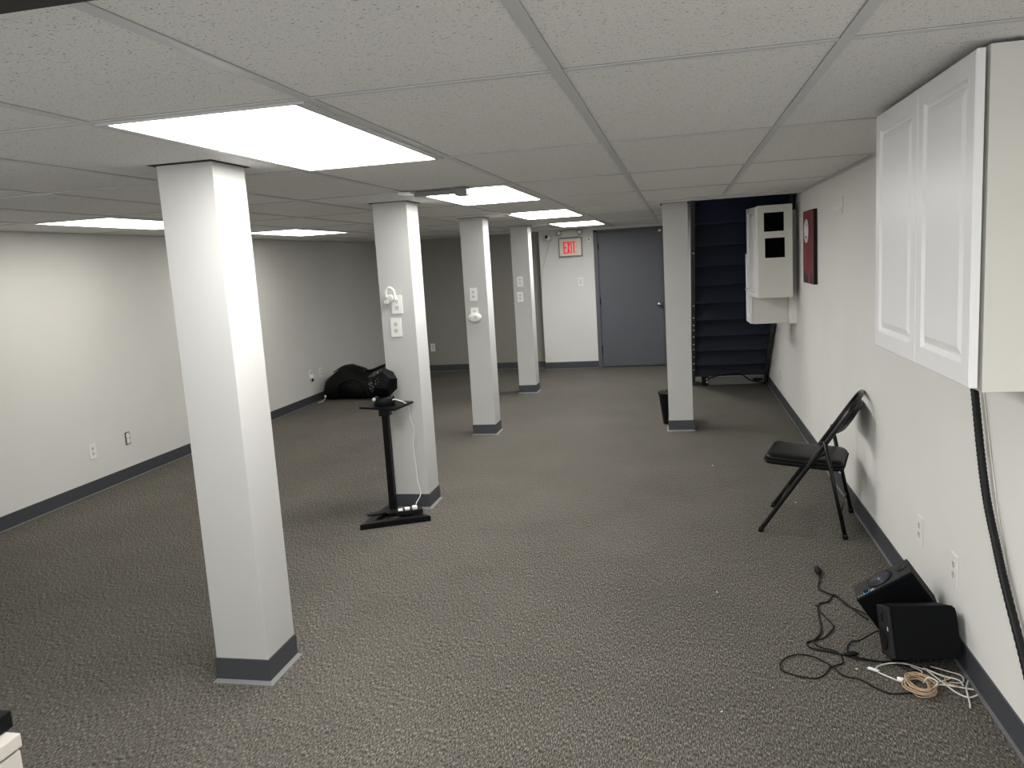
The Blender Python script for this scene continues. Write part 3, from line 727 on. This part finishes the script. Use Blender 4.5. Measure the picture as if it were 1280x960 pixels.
gc = 'black speaker cords on the carpet'
R_ = .004
c1 = cord('audio_cable', [(.725, 3.36, .012), (.70, 3.44, .006), (.672, 3.535, .005), (.640, 3.62, .005), (.60, 3.545, .005), (.556, 3.515, .005), (.540, 3.42, .005), (.525, 3.26, .005), (.490, 3.18, .005), (.452, 3.145, .005), (.470, 3.10, .005), (.537, 3.075, .005), (.62, 3.04, .005), (.70, 3.015, .005), (.80, 2.985, .006), (.87, 2.97, .006)], R_, m_black, 'black cord running from the tilted speaker in a zigzag towards the pale wires', n=8)
o = obj('power_cord', tube(catmull([(.612, 3.845, .012), (.606, 3.79, .006), (.585, 3.70, .005), (.60, 3.655, .005), (.645, 3.60, .005), (.668, 3.52, .005), (.69, 3.475, .009), (.735, 3.405, .012), (.77, 3.36, .012)], 8), R_, 6), m_black, s1_)
bpy.context.view_layer.update(); o.matrix_parent_inverse = s1_.matrix_world.inverted()
o['label'] = 'black power cord with a loose plug'
obj('plug', tube([(.613, 3.84, .014), (.612, 3.87, .016), (.612, 3.905, .014)], .016, 10, rfun=lambda i: (.008, .017, .015)[i]), m_black, o)
cord('thin_cord', [(.540, 3.50, .009), (.556, 3.42, .005), (.580, 3.31, .005), (.560, 3.25, .005), (.52, 3.19, .005), (.478, 3.155, .009), (.500, 3.105, .009), (.555, 3.07, .009), (.56, 3.0, .005), (.535, 2.975, .005), (.508, 2.955, .005), (.478, 2.90, .005), (.44, 2.87, .005), (.38, 2.885, .005), (.33, 2.925, .005), (.345, 3.0, .005), (.40, 3.045, .005), (.46, 3.035, .005), (.51, 2.96, .011), (.545, 2.90, .005), (.60, 2.875, .005), (.64, 2.82, .005), (.68, 2.79, .005), (.74, 2.80, .005), (.80, 2.82, .005), (.85, 2.87, .006)], .003, m_black, 'thin black cord making a wide loop on the carpet, farthest from the wall')
cord('arched_cord', [(.735, 3.07, .10), (.70, 3.09, .09), (.655, 3.17, .012), (.625, 3.17, .006), (.595, 3.11, .006), (.597, 3.05, .006), (.62, 3.015, .010), (.69, 3.005, .011), (.78, 3.03, .006)], .003, m_black, 'thin black cord arching out from the front speaker')
o = obj('cord_adapter', tube([(.575, 3.055, .012), (.585, 3.053, .012), (.615, 3.058, .012), (.628, 3.062, .011)], .008, 8, rfun=lambda i: (.004, .009, .009, .004)[i]), m_black)
tag(o, 'small black inline connector on the cords left of the speakers', 'connector')
# coil of tan speaker wire
bm = bmesh.new(); random.seed(7)
cxy = Vector((.782, 2.835, 0))
pts = []
for k in range(10*14):
    a = 2*PI*k/14; turn = k/14
    rx = .050 + .008*math.sin(turn*2.3); ry = .062+.010*math.cos(turn*1.9)
    pts.append(cxy + Vector((rx*math.cos(a)*(.75+.25*math.sin(turn*3+a)), ry*math.sin(a), 0.006+.0028*turn + .002*math.sin(a*1.0+turn))))
coil = obj('wire_coil', tube(catmull(pts, 3), .0027, 6), m_cordt); tag(coil, 'coil of tan and white speaker wire on the carpet', 'wire coil')
obj('wrap', tube(catmull([cxy+Vector((.03, -.015, .004)), cxy+Vector((.052, -.02, .040)), cxy+Vector((.028, .0, .046)), cxy+Vector((.015, .01, .02))], 6), .0027, 6), m_cordw, coil)
gw = 'pale loose wires in front of the speakers'
def wire(pts, m, lab, r=.0030): return cord('loose_wire', pts, r, m, lab, 'wire', group=gw)
wire([(.835, 2.955, .012), (.77, 3.0, .010), (.70, 2.99, .008), (.665, 2.945, .006), (.72, 2.88, .006)], m_cordw, 'white wire with a connector tip curving left towards the black cord')
wire([(.830, 2.965, .014), (.875, 2.92, .012), (.925, 2.895, .010), (.93, 2.86, .008)], m_cordw, 'thick white wire running right from under the front speaker')
wire([(.835, 2.86, .010), (.88, 2.85, .012), (.93, 2.84, .010), (.955, 2.832, .010)], m_cordw, 'straight white wire lying towards the baseboard')
wire([(.835, 2.95, .014), (.865, 2.88, .010), (.895, 2.81, .007), (.925, 2.785, .007), (.957, 2.80, .010)], m_cordw, 'pale wire curving round nearest the baseboard')
wire([(.955, 2.89, .012), (.93, 2.83, .014), (.915, 2.75, .008), (.907, 2.72, .006)], m_cordw, 'pale wire end pointing towards the camera, crossing the others')
wire([(.79, 2.975, .012), (.815, 2.93, .018), (.80, 2.90, .012), (.84, 2.875, .008), (.90, 2.905, .008)], m_cordw, 'thin white wire twisting between coil and front speaker', .0022)
wire([(.86, 2.985, .010), (.90, 2.955, .012), (.945, 2.93, .008), (.935, 2.885, .006), (.89, 2.875, .010)], m_cordw, 'thin white wire loop under the right end of the front speaker', .0022)
wire([(.845, 2.975, .010), (.80, 2.955, .008), (.77, 2.93, .006), (.80, 2.895, .012)], m_black, 'short dark wire in the tangle under the front speaker', .0025)
wire([(.855, 2.94, .012), (.885, 2.91, .010), (.875, 2.865, .014), (.91, 2.84, .014)], m_cordt, 'tan wire loop between the coil and the front speaker')
bm = tube([(.640, 2.958, .008), (.672, 2.935, .009)], .006, 8); o = obj('wire_connector', bm, m_white); tag(o, 'white slim connector tip on the carpet, left one', 'connector')
bm = tube([(.722, 2.885, .009), (.752, 2.872, .009)], .009, 8); o = obj('wire_connector', bm, m_white); tag(o, 'white connector block on the carpet just behind the wire coil', 'connector')

# ------------------------------------------------------------------ bracket and bits under the ceiling
t = thing('ceiling_bracket', 'dark metal channel hanging across the near corner of the second lit panel', 'bracket', (-1.25, 4.32, CZ))
obj('channel', bx(((-.15, -.035, -.026), (.145, .012, -.003)), bev=.002), m_gray, t)
obj('end_clip', bx(((.085, -.06, -.04), (.15, .03, -.001)), bev=.004), m_gray, t)
obj('pale_end', bx(((-.22, -.10, -.014), (-.15, .0, -.004)), bev=.002), m_white, t)
t = thing('ceiling_bracket', 'small pale rod with a clip before the third lit panel', 'bracket', (-1.41, 6.5, CZ))
obj('rod', tube([(-.07, -.30, -.012), (.05, .20, -.012)], .008, 8), m_white, t)
obj('clip', lathe([(.014, 0), (.018, -.02), (.001, -.03)], (.02, .12, 0), 'z', 12), m_steel, t, True)
o = obj('ceiling_bar', bx(((-2.5, .895, 1.925), (.25, .962, CZ-.001)), bev=.002), m_black); tag(o, 'dark bar under the ceiling cutting the top left corner of the view', 'bar')

# ------------------------------------------------------------------ white unit with a black box, bottom left
t = thing('drawer_unit', 'white boxy unit at the bottom left corner of the picture', 'drawer unit', (-1.75, 1.16, 0))
ux = 1.75
m_cream = mat('cream plastic', (0.74, 0.70, 0.64), 0.4)
obj('body', bx(((-.29, -.26, .02), (.290, .215, .562)), bev=.004), m_cream, t)
obj('top_panel', bx(((-.292, -.262, .568), (.293, .219, .600)), bev=.0035), m_cream, t)
obj('seam_reveal', bx(((-.285, -.255, .560), (.285, .21, .570))), m_slot, t)
for z in (.05, .31): obj('drawer', bx(((-.27, -.272, z), (.27, -.258, z+.235)), bev=.004), m_cream, t)
obj('slot', bx(((.2925, .05, .583), (.294, .12, .589))), m_slot, t)
t = thing('black_box', 'black box sitting on top of the white unit, bottom left corner', 'box', (-1.68, 1.20, .600))
obj('case', bx(((-.18, -.20, .002), (.189, .197, .042)), bev=.004), m_black, t)
obj('foot_pad', bx(((-.16, -.18, 0), (.17, .18, .003))), m_slot, t)

# ------------------------------------------------------------------ specks on the carpet
for i, (x, y, lab) in enumerate(((.20, 5.9, 'pale crumb in mid floor between the stairs column and the chair'), (.66, 5.0, 'pale crumb on the carpet underneath the folding chair'), (.13, 3.62, 'pale crumb on bare carpet left of the loose black plug'),
        (.60, 2.955, 'pale crumb lying among the black cords near the speakers'), (.10, 2.62, 'pale crumb nearest the camera, left of the looped black cord'), (-3.55, 5.35, 'pale crumb near the left wall below the bare outlet'),
        (-2.95, 4.6, 'pale crumb on the carpet between left wall and nearest column'), (-.75, 9.9, 'farthest pale crumb, in front of the grey door'))):
    bm = bmesh.new(); bmesh.ops.create_icosphere(bm, subdivisions=1, radius=.006, matrix=Matrix.Translation((x, y, .004)) @ Matrix.Rotation(i, 4, 'Z') @ Matrix.Diagonal((1, .6, .5, 1)))
    tag(obj('paper_crumb', bm, m_cordw), lab, 'crumb', 'pale crumbs on the carpet')
